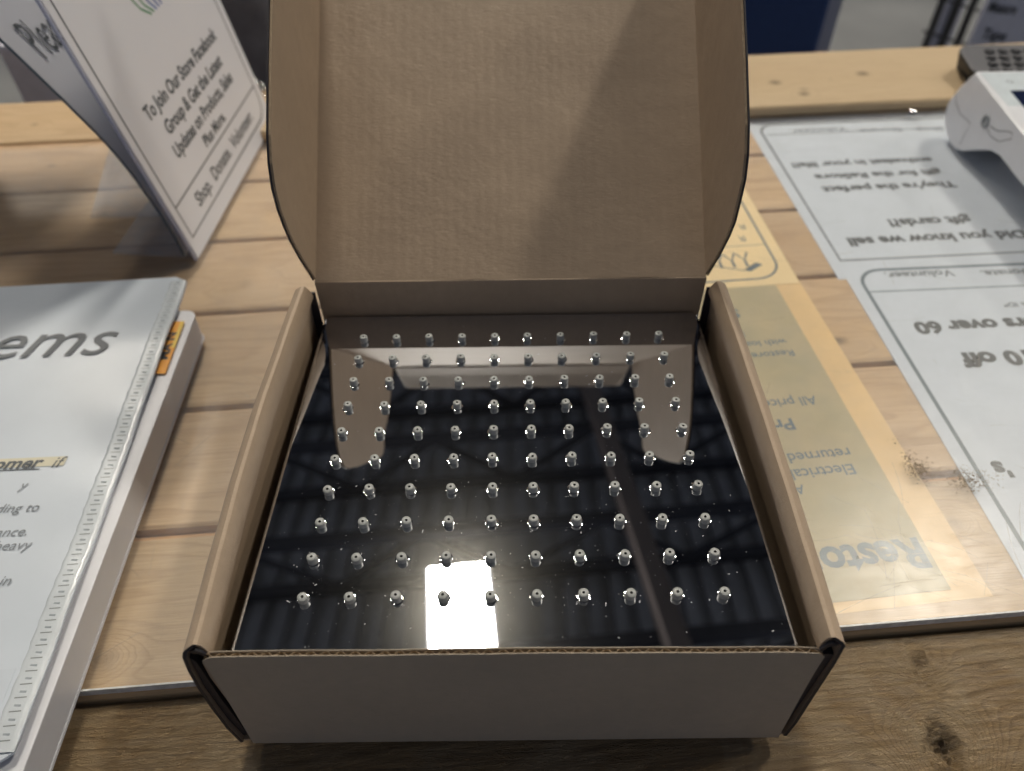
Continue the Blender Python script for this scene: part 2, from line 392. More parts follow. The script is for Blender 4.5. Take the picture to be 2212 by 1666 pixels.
for i in range(7):
    y0, y1 = gaps[i] + (.0 if i == 0 else .10), gaps[i + 1] - .10
    mat = wood('pine_plank_%s' % 'abcdefg'[i], ((.66 + .02 * (i % 3), .48, .285), (.57, .395 - .01 * (i % 2), .215), (.34, .20, .10)), .5, ring=1.2 + .2 * (i % 3), streak=.42, knots=knotsets[i], per=0 if False else 11.0 * (i + 1))
    bb = B(); e = .17
    prof = [(y0, -1.0), (y1, -1.0), (y1, -.30 - e), (y1 - .04, -.30 - e * .3), (y1 - e, -.30), (y0 + e, -.30), (y0 + .04, -.30 - e * .3), (y0, -.30 - e)]
    if i == 0: prof = [(y0 - .12, -1.0), (y1, -1.0)] + prof[2:5] + [(y0 + .02, -.30), (y0 - .06, -.34), (y0 - .11, -.44)]
    bb.prism(prof, lambda q: Vector((46, q[0] - y0, q[1])), lambda q: Vector((-46, q[0] - y0, q[1])))
    o = mesh('plank', bb, [mat, M['pine_edge']], ctr, (0, 0, 0))
    if i == 0:
        for p in o.data.polygons:
            if p.normal.y < -.2: p.material_index = 1
    o.location = TB((0, y0, 0)) * S - world_loc(ctr); o.rotation_euler = (0, 0, AL)
# brown backing slab below the gaps
bb = B().box((-46, 0, -1.9), (46, 34.9, -.62))
o = mesh('counter_frame', bb, plain('gap_backing', (.40, .26, .16), .7, var=.2), ctr, (0, 0, 0)); o.location = TB((0, -3.8, 0)) * S - world_loc(ctr); o.rotation_euler = (0, 0, AL)
# worn front plank with relief: origin at its back edge
nx, ny = 520, 150; X0_, X1_, Y0_, Y1_ = -22.0, 22.0, -7.6, -.06
KN = [(10.0, -2.75, .42, .30), (9.85, -3.5, .28, .16), (10.35, -.75, .2, .08), (10.3, -1.15, .14, .06)]
vs = []; fs = []
for j in range(ny + 1):
    for i in range(nx + 1):
        x = X0_ + (X1_ - X0_) * i / nx; y = Y0_ + (Y1_ - Y0_) * j / ny
        n1 = noise.noise(Vector((x * .25, y * 3.2, 3))); n2 = noise.noise(Vector((x * 1.1, y * 7.5, 8))); n3 = noise.noise(Vector((x * .6, y * .6, 1)))
        z = -.52 + n1 * .03 + n2 * .022 * (1 + n3) + .012 * noise.noise(Vector((x * 2.5, y * 16, 4)))
        for kx, ky, kr, kd in KN:
            r = math.hypot((x - kx) * (1.1), (y - ky) * .72) / kr * (1 + .45 * noise.noise(Vector((x * 3, y * 3, 5))))
            if r < 1.5: z -= kd * max(0, 1 - r ** 3) * (.75 + .7 * noise.noise(Vector((x * 8, y * 8, 2))))
            z += .02 * math.sin(r * 7) * math.exp(-((r - 1.6) / 1.6) ** 2) if r < 7 else 0
        if j == ny: z = -.56
        vs.append((x, y, z))
for j in range(ny):
    for i in range(nx):
        a = j * (nx + 1) + i; fs.append((a, a + 1, a + nx + 2, a + nx + 1))
bb = B(); bb.add(vs, fs); bb.box((X0_, Y0_, -2.3), (X1_, Y1_, -1.25))
bb.box((-46, Y0_, -2.3), (X0_ - .02, Y1_, -.53)); bb.box((X1_ + .02, Y0_, -2.3), (46, Y1_, -.53))
o = mesh('plank', bb, M['front'], ctr, (0, 0, 0), smooth=True, auto=40); o['label'] = 'rough worn brown plank with dark knots along the front'
o.location = TB((0, -4.04, 0)) * S - world_loc(ctr); o.rotation_euler = (0, 0, AL)
# raised back rail
bb = B(); prof = [(0, .02), (6.75, .02), (6.75, .42), (6.67, .5), (.1, .5), (0, .4)]
N = 60
for k in range(N):
    pass
vs = []; fs = []
for k in range(N + 1):
    x = -11 + 57 * k / N
    for (yy, zz) in prof: vs.append((x, yy + (.05 * noise.noise(Vector((x * .2, yy, 0)))), zz))
m_ = len(prof)
for k in range(N):
    for q in range(m_): fs.append((k * m_ + q, k * m_ + (q + 1) % m_, (k + 1) * m_ + (q + 1) % m_, (k + 1) * m_ + q))
fs += [tuple(range(m_)), tuple(range(N * m_, N * m_ + m_))[::-1]]
bb.add(vs, fs)
o = mesh('back_rail', bb, M['pine_pale'], ctr, (0, 0, 0)); o.location = TB((0, 24.5, 0)) * S - world_loc(ctr); o.rotation_euler = (0, 0, AL)
o['label'] = 'pale raised plank along the back of the counter'
bb = B().box((-46, 0, -.2), (46, 28.9, 0)); o = mesh('acrylic_cover', bb, M['acrylic'], ctr, (0, 0, 0)); o.location = TB((0, -3.87, 0)) * S - world_loc(ctr); o.rotation_euler = (0, 0, AL)
bb = B().box((-46, -.05, -.29), (46, -.003, -.012)); o = mesh('cover_edge', bb, M['clear_edge'], ctr, (0, 0, 0)); o.location = TB((0, -3.87, 0)) * S - world_loc(ctr); o.rotation_euler = (0, 0, AL)
for (x, y) in ((-40, -9), (40, -9), (-40, 24), (40, 24)):
    mesh('leg', B().box((x - 2, y - 2, FZ), (x + 2, y + 2, -2.32)), M['leg'], ctr, (x, y, FZ))
sm = NT('faint_scratch'); tr_ = sm.n('ShaderNodeBsdfTransparent').outputs[0]
M['scratch'] = sm.done(sm.n('ShaderNodeMixShader', {0: sm.noise(sm.coord(), 2.5, 3) * .75, 1: tr_, 2: sm.bsdf((.62, .55, .45), .35)}).outputs[0])
bb = B(); RS = random.Random(11)
for k in range(130):
    if k < 60: x, y = RS.gauss(11.0, 1.8), RS.gauss(-1.6, 1.3)
    else: x, y = (RS.uniform(7.2, 22), RS.uniform(-2.8, 20)) if RS.random() < .6 else (RS.uniform(-12, -7), RS.uniform(-4, 12))
    if y < -2.9 + .075 * (x - 12): continue
    a = RS.choice([RS.gauss(.1, .25), RS.gauss(-.5, .2), RS.gauss(1.4, .3)]); L_ = RS.uniform(.3, 2.6) * (1 if k < 60 else .7); cv = RS.uniform(-.3, .3)
    pts = [(x + L_ * (q / 6 - .5) * math.cos(a + cv * q / 6), y + L_ * (q / 6 - .5) * math.sin(a + cv * q / 6)) for q in range(7)]
    if min(p[1] - (-3.75 + .075 * p[0]) for p in pts) < .1: continue
    bb.ribbon(pts, RS.uniform(.008, .016), lambda q: Vector((q[0], q[1], .0022)))
mesh('scratches', bb, M['scratch'], ctr, (11, -1, 0), kind='stuff')
def screw(x, y, z):
    bb = B().lathe([(.0001, .10), (.12, .10), (.22, .05), (.25, .0), (.2, -.06)], (x, y, z), 16)
    bb.box((x - .15, y - .02, z + .098), (x + .15, y + .02, z + .112), 1)
    return mesh('screw', bb, [M['chrome_plain'], M['hole']], ctr, (x, y, z), smooth=True, auto=40)
screw(21.65, 25.72, .12)

# ------------------------------------------------------------------ cardboard box
BX = thing('mailer_box', 'open brown cardboard mailer box with its lid raised, holding a mirror chrome shower head', 'cardboard box', (0, 0, 0))
TH = .085
def wall_curve(side, bow):
    # (x, z, y_front, y_back) centre line of the rolled side wall, x outward positive
    OUT = [(6.58, .02), (6.66, .9), (6.66, 2.1), (6.62, 3.2), (6.55, 4.0), (6.46, 4.6)] if side < 0 else [(6.46, .02), (6.49, .9), (6.46, 2.3), (6.45, 3.2), (6.43, 4.0), (6.40, 4.55)]
    P_ = [(x, z, -6.02 + .012 * z, 5.85 if z < 3.5 else 5.5) for x, z in OUT] + [(6.42, 4.74, -5.93, 5.3), (6.37, 4.80, -5.90, 5.25),
          (6.22, 4.885, -5.84, 5.25), (6.18, 4.885, -5.84, 5.25), (6.15, 4.83, -5.82, 5.28), (6.10, 4.6, -5.82, 5.4), (6.09, 4.36, -5.84, 5.5), (6.14, 4.2, -5.84, 5.6), (6.27, 4.08, -5.84, 5.78), (6.33, 3.4, -5.84, 5.8), (6.33, .12, -5.84, 5.8)]
    n = 40; vs = []; fs = []; mt = []
    m = len(P_)
    rng = random.Random(3 if side > 0 else 5)
    for k in range(n + 1):
        u = k / n
        for i, (x, z, yf, yb) in enumerate(P_):
            # offset outline: outer and inner skins
            x0, z0 = P_[max(i - 1, 0)][:2]; x1, z1 = P_[min(i + 1, m - 1)][:2]
            d = Vector((x1 - x0, z1 - z0)).normalized(); nn = Vector((d.y, -d.x))
            hh = max(0, min(1, z / 4.5)); wv = bow * math.sin(math.pi * u) * hh + .02 * noise.noise(Vector((u * 6, z, side * 3)))
            zz = z + (.03 * noise.noise(Vector((u * 5, 2, side * 7))) if z > 4 else 0)
            for sg in (1, -1):
                q = nn * sg * TH / 2 * (1 if i not in (0,) else 1)
                vs.append((side * (x + q.x + wv), yf + (yb - yf) * u, zz + q.y))
    W = 2 * m
    for k in range(n):
        for i in range(m - 1):
            a = k * W + 2 * i; b_ = a + W
            fs.append((a, a + 2, b_ + 2, b_)); fs.append((a + 1, b_ + 1, b_ + 3, a + 3)); mt += [1 if i < 5 else 0, 0]
        mt += [0, 0]
        a = k * W; b_ = a + W; fs.append((a, b_, b_ + 1, a + 1)); a += 2 * m - 2; b_ += 2 * m - 2; fs.append((a, a + 1, b_ + 1, b_))
    for i in range(m - 1):
        mt += [1 if i < 9 else 0, 0]
        a = 2 * i; fs.append((a, a + 1, a + 3, a + 2)); a = n * W + 2 * i; fs.append((a, a + 2, a + 3, a + 1))
    bb = B(); bb.add(vs, fs); bb.m = mt
    if side < 0: bb.f = [f[::-1] for f in bb.f]
    return bb
for sd, bw in ((-1, .15), (1, .06)):
    wo = mesh('side_wall', wall_curve(sd, bw), [M['kraft'], M['print_black']], BX, (sd * 6.2, 0, 0), smooth=True, auto=24)
mesh('bottom_panel', B().box((-6.52, -5.98, .012), (6.42, 5.85, .1)), M['kraft'], BX, (0, 0, 0))
# corner flaps tucked into the rolled walls (seen end-on at the front)
for sd in (-1, 1):
    for yy in (-5.78, 5.70):
        if sd < 0 and yy < 0:   # left front flap bulges forward out of the roll
            poly = [(-6.54, .15), (-6.42, .15), (-6.42, 2.4), (-6.36, 4.3), (-6.42, 4.5), (-6.58, 3.0), (-6.61, 1.2)]
        else: poly = [(sd * 6.41, .15), (sd * 6.05, .15), (sd * 6.05, 4.3), (sd * 6.38, 4.3)]
        bb = B().prism(poly, lambda q, yy=yy: Vector((q[0], yy + (-.12 if yy < 0 else 0), q[1])), lambda q, yy=yy: Vector((q[0], yy + .06, q[1])))
        mesh('corner_flap', bb, M['print_black'], BX, (sd * 6.2, yy, .1))
# crumpled tuck at the front ends of the roll
for sd in (-1, 1):
    poly = [(sd * 6.36, 4.74), (sd * 6.22, 4.80), (sd * 6.12, 4.70), (sd * 6.03, 4.5), (sd * 6.10, 4.42), (sd * 6.17, 4.62), (sd * 6.30, 4.66)]
    mesh('wall_tuck', B().prism(poly, lambda q: Vector((q[0], -5.90, q[1])), lambda q: Vector((q[0], -5.84, q[1]))), M['print_black'], BX, (sd * 6.2, -5.9, 4.6))
# front panel: two liners with a fluted core between them
def fpt(u, v, d):   # u -1..1 across, v 0..1 up, d depth behind the face
    hx = (6.30 + (6.13 - 6.30) * v)
    x = u * hx
    y = -6.05 + .10 * v + d - .03 * math.sin(math.pi * v) * (1 - u * u) - (.05 * abs(u) ** 14 * v ** 6)
    z = .01 + v * (4.57 - .05 * u + .018 * math.sin(u * 5 + 1) + .008 * math.sin(u * 17) - .12 * max(0, abs(u) - .985) / .015 * 1.0)
    return Vector((x, y, z))
def fsheet(bb, d0, d1, nu=80, nv=10, mi=0, dz=0.0):
    vs = []; fs = []
    for d in (d0, d1):
        for j in range(nv + 1):
            for i in range(nu + 1):
                p = fpt(-1 + 2 * i / nu, j / nv, d); p.z += dz * (j / nv); vs.append(p)
    L = (nu + 1) * (nv + 1); W = nu + 1
    for j in range(nv):
        for i in range(nu):
            a = j * W + i; fs.append((a, a + 1, a + W + 1, a + W)); fs.append((L + a, L + a + W, L + a + W + 1, L + a + 1))
    for i in range(nu):
        a = nv * W + i; fs.append((a, a + 1, L + a + 1, L + a)); fs.append((i, L + i, L + i + 1, i + 1))
    for j in range(nv):
        a = j * W; fs.append((a, a + W, L + a + W, L + a)); a += nu; fs.append((a, L + a, L + a + W, a + W))
    bb.add(vs, fs, mi)
bb = B(); fsheet(bb, 0, .016); fsheet(bb, .115, .13, dz=-.006)
mesh('front_panel', bb, M['kraft_out'], BX, (0, -6, 0), smooth=True, auto=35)
bb = B(); n = 380; vs = []; fs = []
for i in range(n + 1):
    u = -.998 + 1.996 * i / n; d = .065 + .044 * math.sin(i / n * 2 * math.pi * 42)
    for v in (.02, .993): vs.append(fpt(u, v, d)); vs.append(fpt(u, v, d + .012))
for i in range(n):
    a = 4 * i; fs += [(a, a + 4, a + 6, a + 2), (a + 1, a + 3, a + 7, a + 5), (a + 2, a + 6, a + 7, a + 3)]
bb.add(vs, fs)
mesh('fluted_core', bb, M['kraft_edge'], BX, (0, -6, 0))
mesh('back_panel', B().box((-6.02, 5.84, .012), (6.02, 5.94, 4.60)), M['kraft'], BX, (0, 5.9, 0))
# lid
LT = rad(52); un = Vector((0, math.sin(LT), math.cos(LT))); nn_ = Vector((0, -math.cos(LT), math.sin(LT))); LO = Vector((0, 5.86, 4.60))
LL = 12.8
def LP_(x, u, n): return LO + Vector((x, 0, 0)) + un * u + nn_ * n
bb = B(); nu, nv = 36, 40; vs = []; fs = []
def lidz(x, u): return .05 * math.sin(math.pi * u / LL) * (1 - (x / 6) ** 2) + .025 * noise.noise(Vector((x * .4, u * .4, 0)))
for sgn in (0, -.1):
    for j in range(nv + 1):
        for i in range(nu + 1):
            x = -6.00 + 12.0 * i / nu; u = .02 + (LL - .02) * j / nv; vs.append(LP_(x, u, lidz(x, u) * -1 + sgn))
W = nu + 1; L = W * (nv + 1)
for j in range(nv):
    for i in range(nu):
        a = j * W + i; fs.append((a, a + 1, a + W + 1, a + W)); fs.append((L + a, L + a + W, L + a + W + 1, L + a + 1))
for i in range(nu): fs.append((i, L + i, L + i + 1, i + 1)); a = nv * W + i; fs.append((a, a + 1, L + a + 1, L + a))
for j in range(nv): a = j * W; fs.append((a, a + W, L + a + W, L + a)); a += nu; fs.append((a, L + a, L + a + W, a + W))
bb.add(vs, fs)
lid = mesh('lid', bb, [M['kraft'], M['print_black']], BX, LO, smooth=True, auto=35)
for p in lid.data.polygons:
    if p.normal.dot(nn_) < -.7: p.material_index = 1
ear = [(.10, -.09), (.35, 1.2), (.62, 2.2), (.85, 2.75), (1.15, 3.3), (1.55, 3.75), (2.1, 4.05), (2.8, 4.2), (4.5, 4.28), (7.5, 4.30), (9.6, 4.28), (10.0, 4.15), (10.15, 3.9), (10.2, 3.3), (10.55, 3.05), (11.2, 2.5), (12.0, 1.4), (12.72, -.09)]
def fill_prism(poly, P0, P1):
    bb = B(); bb.prism(poly, P0, P1); return bb
for sd in (-1, 1):
    pl = ear if sd < 0 else [(u + (.1 if i > 3 else 0), n - (.05 if 3 < i < 12 else 0)) for i, (u, n) in enumerate(ear)]
    splay = lambda n: sd * .012 * n
    P0 = lambda q: LP_(sd * 5.99 + splay(q[1]), q[0], q[1]); P1 = lambda q: LP_(sd * 6.09 + splay(q[1]), q[0], q[1])
    P1 = lambda q: LP_(sd * 6.055 + splay(q[1]), q[0], q[1]); P2 = lambda q: LP_(sd * 6.058 + splay(q[1]), q[0], q[1]); P3 = lambda q: LP_(sd * 6.10 + splay(q[1]), q[0], q[1])
    pl2 = [((u - 5.6) * 1.006 + 5.6, n * 1.012 if n > 0 else n) for u, n in pl]
    bb = fill_prism(pl, P0, P1) if sd > 0 else fill_prism(pl, P1, P0)
    nin = len(bb.f); bb.prism(pl2, *((P2, P3) if sd > 0 else (P3, P2)), 2)
    eo = mesh('lid_ear', bb, [M['kraft'], M['kraft_edge'], M['print_black']], lid, LP_(sd * 6.1, 0, 0)); 
    for p in eo.data.polygons:
        if abs(p.normal.x) < .5 and p.material_index == 0: p.material_index = 1
    # rounded crease between lid and ear
bb = B(); TF = 1.25; vs = []; fs = []
prof = [(0, -.02), (.12, .02), (1.6, .36), (3.5, .98), (3.46, 1.07), (1.58, .45), (.06, .10), (-.05, .02)]
bb.prism(prof, lambda q: LP_(-5.95 + (.30 if q[1] > 1 else 0), LL + q[0], q[1]), lambda q: LP_(5.95 - (.30 if q[1] > 1 else 0), LL + q[0], q[1]))
mesh('tuck_flap', bb, M['kraft'], lid, LP_(0, LL, 0))

# ------------------------------------------------------------------ shower head
PM = Matrix(((1, 0, 0), (0, .9967718, .08028684), (0, -.08028684, .9967718)))
PC = Vector((0, -.016, 3.7606))
def PP(x, y, z): return PM @ Vector((x, y, z)) + PC
SH = thing('shower_head', 'square mirror chrome rain shower head with rows of grey nozzles, lying in the box', 'shower head', (0, 0, .1))
bb = B(); vs = []; fs = []
HW = [5.79, 5.93]
def outline(off, rc=.16, n=6):
    pts = []
    cs = [(HW[0] - off, -5.76 + off, -90), (HW[1] - off, 5.82 - off, 0), (-HW[1] + off, 5.82 - off, 90), (-HW[0] + off, -5.76 + off, 180)]
    for cx, cy, a0 in cs:
        r = max(rc - off, .01); sx_, sy_ = (1 if cx > 0 else -1), (1 if cy > 0 else -1)
        for k in range(n + 1):
            a = rad(a0 + 90 * k / n); pts.append((cx - sx_ * r + r * math.cos(a), cy - sy_ * r + r * math.sin(a)))
    return pts
layers = [(.10, 0.0), (.055, -.008), (.02, -.035), (.0, -.085), (0.0, -.42)]
n = len(outline(0))
for off, z in layers: vs += [PP(x, y, z) for x, y in outline(off)]
for i in range(len(layers) - 1):
    for k in range(n): fs.append((i * n + k, (i + 1) * n + k, (i + 1) * n + (k + 1) % n, i * n + (k + 1) % n))
fs.append(tuple(range(n))); fs.append(tuple(range(4 * n, 5 * n))[::-1])
bb.add(vs, fs); fp = mesh('face_plate', bb, M['chrome'], SH, PC, smooth=True, auto=20)
for p in fp.data.polygons:
    if len(p.vertices) > 4: p.use_smooth = False
mesh('back_shell', B().box((-5.7, -5.6, -.9), (5.75, 5.7, -.43), T=lambda q: PP(*q)), M['under'], SH, PC)
mesh('hose_connector', B().lathe([(.001, 3.1), (1.3, 3.05), (1.3, 2.2), (.8, 2.1), (.8, .11), (.001, .11)], (0, 0, 0), 24), M['under'], SH, (0, 0, .1), smooth=True, auto=40)
# one nozzle with its chrome collar, shared by a hundred copies
bb = B().lathe([(.114, -.02), (.114, .14), (.109, .168), (.094, .18), (.032, .18)], n=20)
bb.lathe([(.032, .18), (.029, .17), (.027, .10), (.0005, .10)], n=20, mi=1)
nz = bpy.data.meshes.new('nozzle'); nz.from_pydata([Vector(p) * S for p in bb.v], [], bb.f)
for m in (M['silicone'], M['hole']): nz.materials.append(m)
nz.polygons.foreach_set('material_index', bb.m); nz.polygons.foreach_set('use_smooth', [True] * len(bb.f)); nz.set_sharp_from_angle(angle=rad(50))
bb = B().lathe([(.160, .0006), (.154, .003), (.143, .007), (.131, .010), (.121, .011), (.114, .009), (.110, .0)], n=24)
cl = bpy.data.meshes.new('nozzle_collar'); cl.from_pydata([Vector(p) * S for p in bb.v], [], bb.f); cl.materials.append(M['chrome_plain'])
cl.polygons.foreach_set('use_smooth', [True] * len(bb.f))
for j in range(10):
    for i in range(10):
        p = PP(i - 4.5 + R.uniform(-.008, .008), j - 4.5 + R.uniform(-.008, .008), .0)
        o = link('nozzle', nz, SH, p)
        tl = (R.uniform(-.05, .05), R.uniform(-.05, .05)); o.rotation_euler = (-.0804 + tl[0], tl[1], R.uniform(0, 6))
        c = bpy.data.objects.new('nozzle_collar', cl); scn.collection.objects.link(c); c.parent = o; c.rotation_euler = (-tl[0], -tl[1], 0)
# dust specks on the mirror
bb = B()
def speck(x, y, r, el=1.0, a=0.0):
    ca, sa = math.cos(a), math.sin(a); k = 5
    pts = []
    for q in range(k):
        t = 2 * math.pi * q / k; rr = r * R.uniform(.6, 1.2); px, py = rr * math.cos(t) * el, rr * math.sin(t)
        pts.append((x + px * ca - py * sa, y + px * sa + py * ca))
    bb.add([PP(p[0], p[1], .003) for p in pts] + [PP(x, y, .003 + r * .6)], [(q, (q + 1) % k, k) for q in range(k)])
for _ in range(760):
    if R.random() < .7:
        i, j = R.choice(range(10)), min(9, int(abs(R.gauss(0, 3.4)))); cx, cy = i - 4.5 + R.gauss(0, .22), j - 4.5 + R.gauss(0, .2)
    else: cx, cy = R.uniform(-5.6, 5.6), R.uniform(-5.6, 5.4) if R.random() < .3 else R.uniform(-5.6, -1)
    if abs(cx) > 5.65 or cy < -5.6: continue
    speck(cx, cy, R.choice([.003, .004, .005, .006, .008, .011]), R.choice([1, 1, 1, 2.5]), R.uniform(0, 3.1))
for _ in range(10): speck(R.uniform(-5.2, 5.4), R.uniform(-5.55, -2.5), .012, R.uniform(3, 6), R.uniform(0, 3.1))
mesh('dust', bb, M['dust'], SH, PC, kind='stuff')

# ------------------------------------------------------------------ papers under the acrylic
def sheet(name, label, cat, org, phi, x0, x1, y0, y1, z, mat, th=.006, bulge=0.0):
    c, s_ = math.cos(phi), math.sin(phi)
    F = lambda x, y, zz=0.0: Vector((org[0] + x * c - y * s_, org[1] + x * s_ + y * c, z + th + zz))
    t_ = thing(name, label, cat, (org[0], org[1], z))
    bb = B(); bb.prism([(x0, y0), (x1, y0), (x1, y1), (x0, y1)], lambda q: F(q[0], q[1], -th), lambda q: F(q[0], q[1], 0))
    mesh('page', bb, mat, t_, (org[0], org[1], z))
    return t_, F, (Vector((-c, -s_, 0)), Vector((s_, -c, 0)))
def rrect(x0, x1, y0, y1, r, n=6, corners=(1, 1, 1, 1)):
    pts = []
    for (cx, cy, a0, on) in ((x1, y0, -90, corners[0]), (x1, y1, 0, corners[1]), (x0, y1, 90, corners[2]), (x0, y0, 180, corners[3])):
        if not on: pts.append((cx, cy)); continue
        ox, oy = cx + (r if cx == x0 else -r), cy + (r if cy == y0 else -r)
        for k in range(n + 1):
            a = rad(a0 + 90 * k / n); pts.append((ox + r * math.cos(a), oy + r * math.sin(a)))
    return pts
def usd(t_, F, ax, s, xy, size, align, mat='ink', **kw):   # upside-down line of print, xy in world
    text(t_, 'lettering', s, size, (xy[0], xy[1], F(0, 0).z), ax[0], ax[1], M[mat], align, **kw)
# far white poster
ph = rad(3.2)
t_, F, ax = sheet('poster', 'white gift card notice printed upside down, under the acrylic beside the payment terminal', 'poster', (13.45, 11.85), ph, 0, 14.7, 0, 14.0, -.29, M['white_paper'])
FI = lambda q: F(q[0], q[1], .002)
bb = B(); bb.ribbon(rrect(.55, 14.1, 1.25, 13.3, .9, corners=(0, 1, 1, 0)), .13, FI, closed=True); bb.ribbon([(.75, 12.2), (14.1, 12.2)], .07, FI)
mesh('border_line', bb, M['ink_grey'], t_, (13.45, 11.85, -.29))
for s, xy, sz in (('Volunteer.', (14.75, 24.0), .42), ('Donate.', (18.35, 23.95), .42), ('Shop.', (21.3, 24.0), .42)):
    usd(t_, F, ax, s, (xy[0], xy[1] + .60), sz, 'RIGHT', 'ink_grey', wide=1.25, bold=.01)
for s, x, y, sz, wd in (('enthusiast in your life!!', 13.95, 21.15, .42, 1.35), ('gift for the ReStore', 14.8, 20.03, .42, 1.38), ("They're the perfect", 14.85, 18.92, .46, 1.30), ('gift cards?!', 16.9, 16.1, .52, 1.25), ('Did you know we sell', 14.65, 14.72, .54, 1.22)):
    usd(t_, F, ax, s, (x, y), sz * 1.12, 'RIGHT', 'ink', wide=wd * .88, bold=.045)
# near white poster
ph = rad(2.6)
t_, F, ax = sheet('poster', 'white discount notice printed upside down, nearest the front plank on the right', 'poster', (14.45, -3.1), ph, 0, 15, 0, 16.0, -.282, M['white_paper'])
FI = lambda q: F(q[0], q[1], .002)
bb = B(); bb.ribbon(rrect(.55, 14.2, .6, 15.5, 1.0, n=8), .15, FI, closed=True); bb.ribbon([(.6, 14.1), (14.2, 14.1)], .07, FI)
mesh('border_line', bb, M['ink_blue'], t_, (14.45, -3.1, -.282))
for s, x, y, sz, mt, wd, bo in (('Volunteer.', 15.4, 12.25, .42, 'ink_grey', 1.15, 0), ('Shop. Donate.', 19.4, 12.3, .42, 'ink_grey', 1.15, 0), ('*with ID*', 19.35, 10.22, .26, 'ink_grey', 1.2, 0),
                       ('Seniors over 60', 15.4, 9.12, .66, 'ink', 1.12, .03), ('10 off', 16.5, 7.38, .72, 'ink', 1.15, .035), ("'s", 15.3, 2.35, .6, 'ink', 1.1, .03), ("Tuesday", 16.7, 2.4, .7, 'ink', 1.1, .03)):
    usd(t_, F, ax, s, (x, y), sz, 'RIGHT', mt, wide=wd, bold=bo + .02)
# yellow sheets
ph = rad(6.0)
t_, F, ax = sheet('notice', 'long yellow sheet under the acrylic along the right wall of the box', 'paper notice', (13.3, -2.3), ph, -8.6, 0, 0, 14.1, -.295, M['yellow_paper'])
t_, F, ax = sheet('notice', 'thin olive refund sheet lying on the yellow one, its large heading nearest the front', 'paper notice', (12.22, -2.08), ph, -7.6, 0, 0, 13.9, -.284, M['olive_paper'])
for s, x, y, sz, al, wd, bo in (('Restore', 11.95, -.42, .98, 'LEFT', .98, .02), ('All sales', 9.08, 1.56, .36, 'LEFT', 1, 0), ('Electrical items', 10.92, 2.36, .42, 'LEFT', 1.0, 0), ('returned for', 11.0, 3.02, .42, 'LEFT', 1.02, 0),
                            ('Prices', 9.5, 4.32, .5, 'LEFT', 1.1, .015), ('All prices', 10.55, 5.36, .42, 'LEFT', .95, 0), ('Restore are', 10.46, 7.72, .34, 'LEFT', 1.08, 0), ('with loading', 10.32, 8.32, .32, 'LEFT', 1.08, 0), ('load', 8.85, 8.75, .32, 'LEFT', 1, 0), ('S', 8.9, 10.05, .5, 'LEFT', 1.1, .02), ('I', 8.75, 11.35, .5, 'LEFT', 1.3, .02)):
    usd(t_, F, ax, s, (x, y), sz, al, 'ink_blue', wide=wd, bold=bo + .012)
t_, F, ax = sheet('notice', 'pale yellow logo sheet with a rounded border, half hidden behind the raised lid', 'paper notice', (11.8, 11.65), rad(5), -8.5, 0, 0, 10.5, -.28, plain('pale_yellow_paper', (.85, .66, .37), .75, var=.03, nscale=.5))
FI = lambda q: F(q[0], q[1], .002)
bb = B(); bb.ribbon(rrect(-8, -.5, .45, 10, 1.1, n=8), .10, FI, closed=True); bb.ribbon([(-8, 2.75), (-.5, 2.75)], .04, FI)
mesh('border_line', bb, M['ink_blue'], t_, (11.8, 11.65, -.28))
bb = B()   # house emblem: roof stroke over three raised figures
for k in range(3):
    cx = -1.5 - .55 * k; bb.ribbon([(cx, 2.3), (cx - .25, 1.75), (cx - .5, 2.2)], .10, FI); bb.ribbon([(cx - .25, 1.75), (cx - .25, 1.3)], .12, FI)
bb.ribbon([(-3.2, 1.5), (-2.0, 1.05), (-1.35, 1.5)], .06, FI); bb.add([FI((-2.0, 1.08)), FI((-1.3, 1.52)), FI((-1.1, 1.36)), FI((-1.75, .95))], [(0, 1, 2, 3)])
mesh('emblem', bb, M['ink_blue'], t_, (11.8, 11.65, -.28))
usd(t_, F, ax, 'R', (10.3, 15.0), .42, 'LEFT', 'ink_blue'); usd(t_, F, ax, 'R', (10.5, 15.9), .42, 'LEFT', 'ink_blue')

# dust piles on the acrylic
bb = B()
for cx, cy, sx_, sy_, n in ((12.75, 1.9, .22, .22, 420), (12.6, 2.35, .1, .2, 60), (14.0, 1.45, .24, .2, 330), (14.5, 1.55, .35, .25, 160), (13.4, 1.8, .3, .12, 40), (12.37, 3.05, .12, .1, 14)):
    for _ in range(n):
        x, y = R.gauss(cx, sx_), R.gauss(cy, sy_); r = R.uniform(.008, .028); z = .002
        pts = [(x + r * R.uniform(.6, 1.3) * math.cos(q * 1.57), y + r * R.uniform(.6, 1.3) * math.sin(q * 1.57), z) for q in range(4)]
        bb.add(pts + [(x, y, z + r * .7)], [(0, 1, 4), (1, 2, 4), (2, 3, 4), (3, 0, 4)])
for _ in range(160):
    x, y = R.uniform(-13, 22), R.uniform(-4, 22); r = R.uniform(.006, .014); z = .002
    if abs(x) < 7 and y < 16: continue
    pts = [(x + r * math.cos(q * 1.57), y + r * math.sin(q * 1.57), z) for q in range(4)]; bb.add(pts + [(x, y, z + r * .5)], [(0, 1, 4), (1, 2, 4), (2, 3, 4), (3, 0, 4)])
o = mesh('sawdust', bb, M['soil'], at=(13, 1.8, 0)); o['kind'] = 'stuff'; tag(o, 'brown dust crumbs scattered in patches on the acrylic', 'dust')

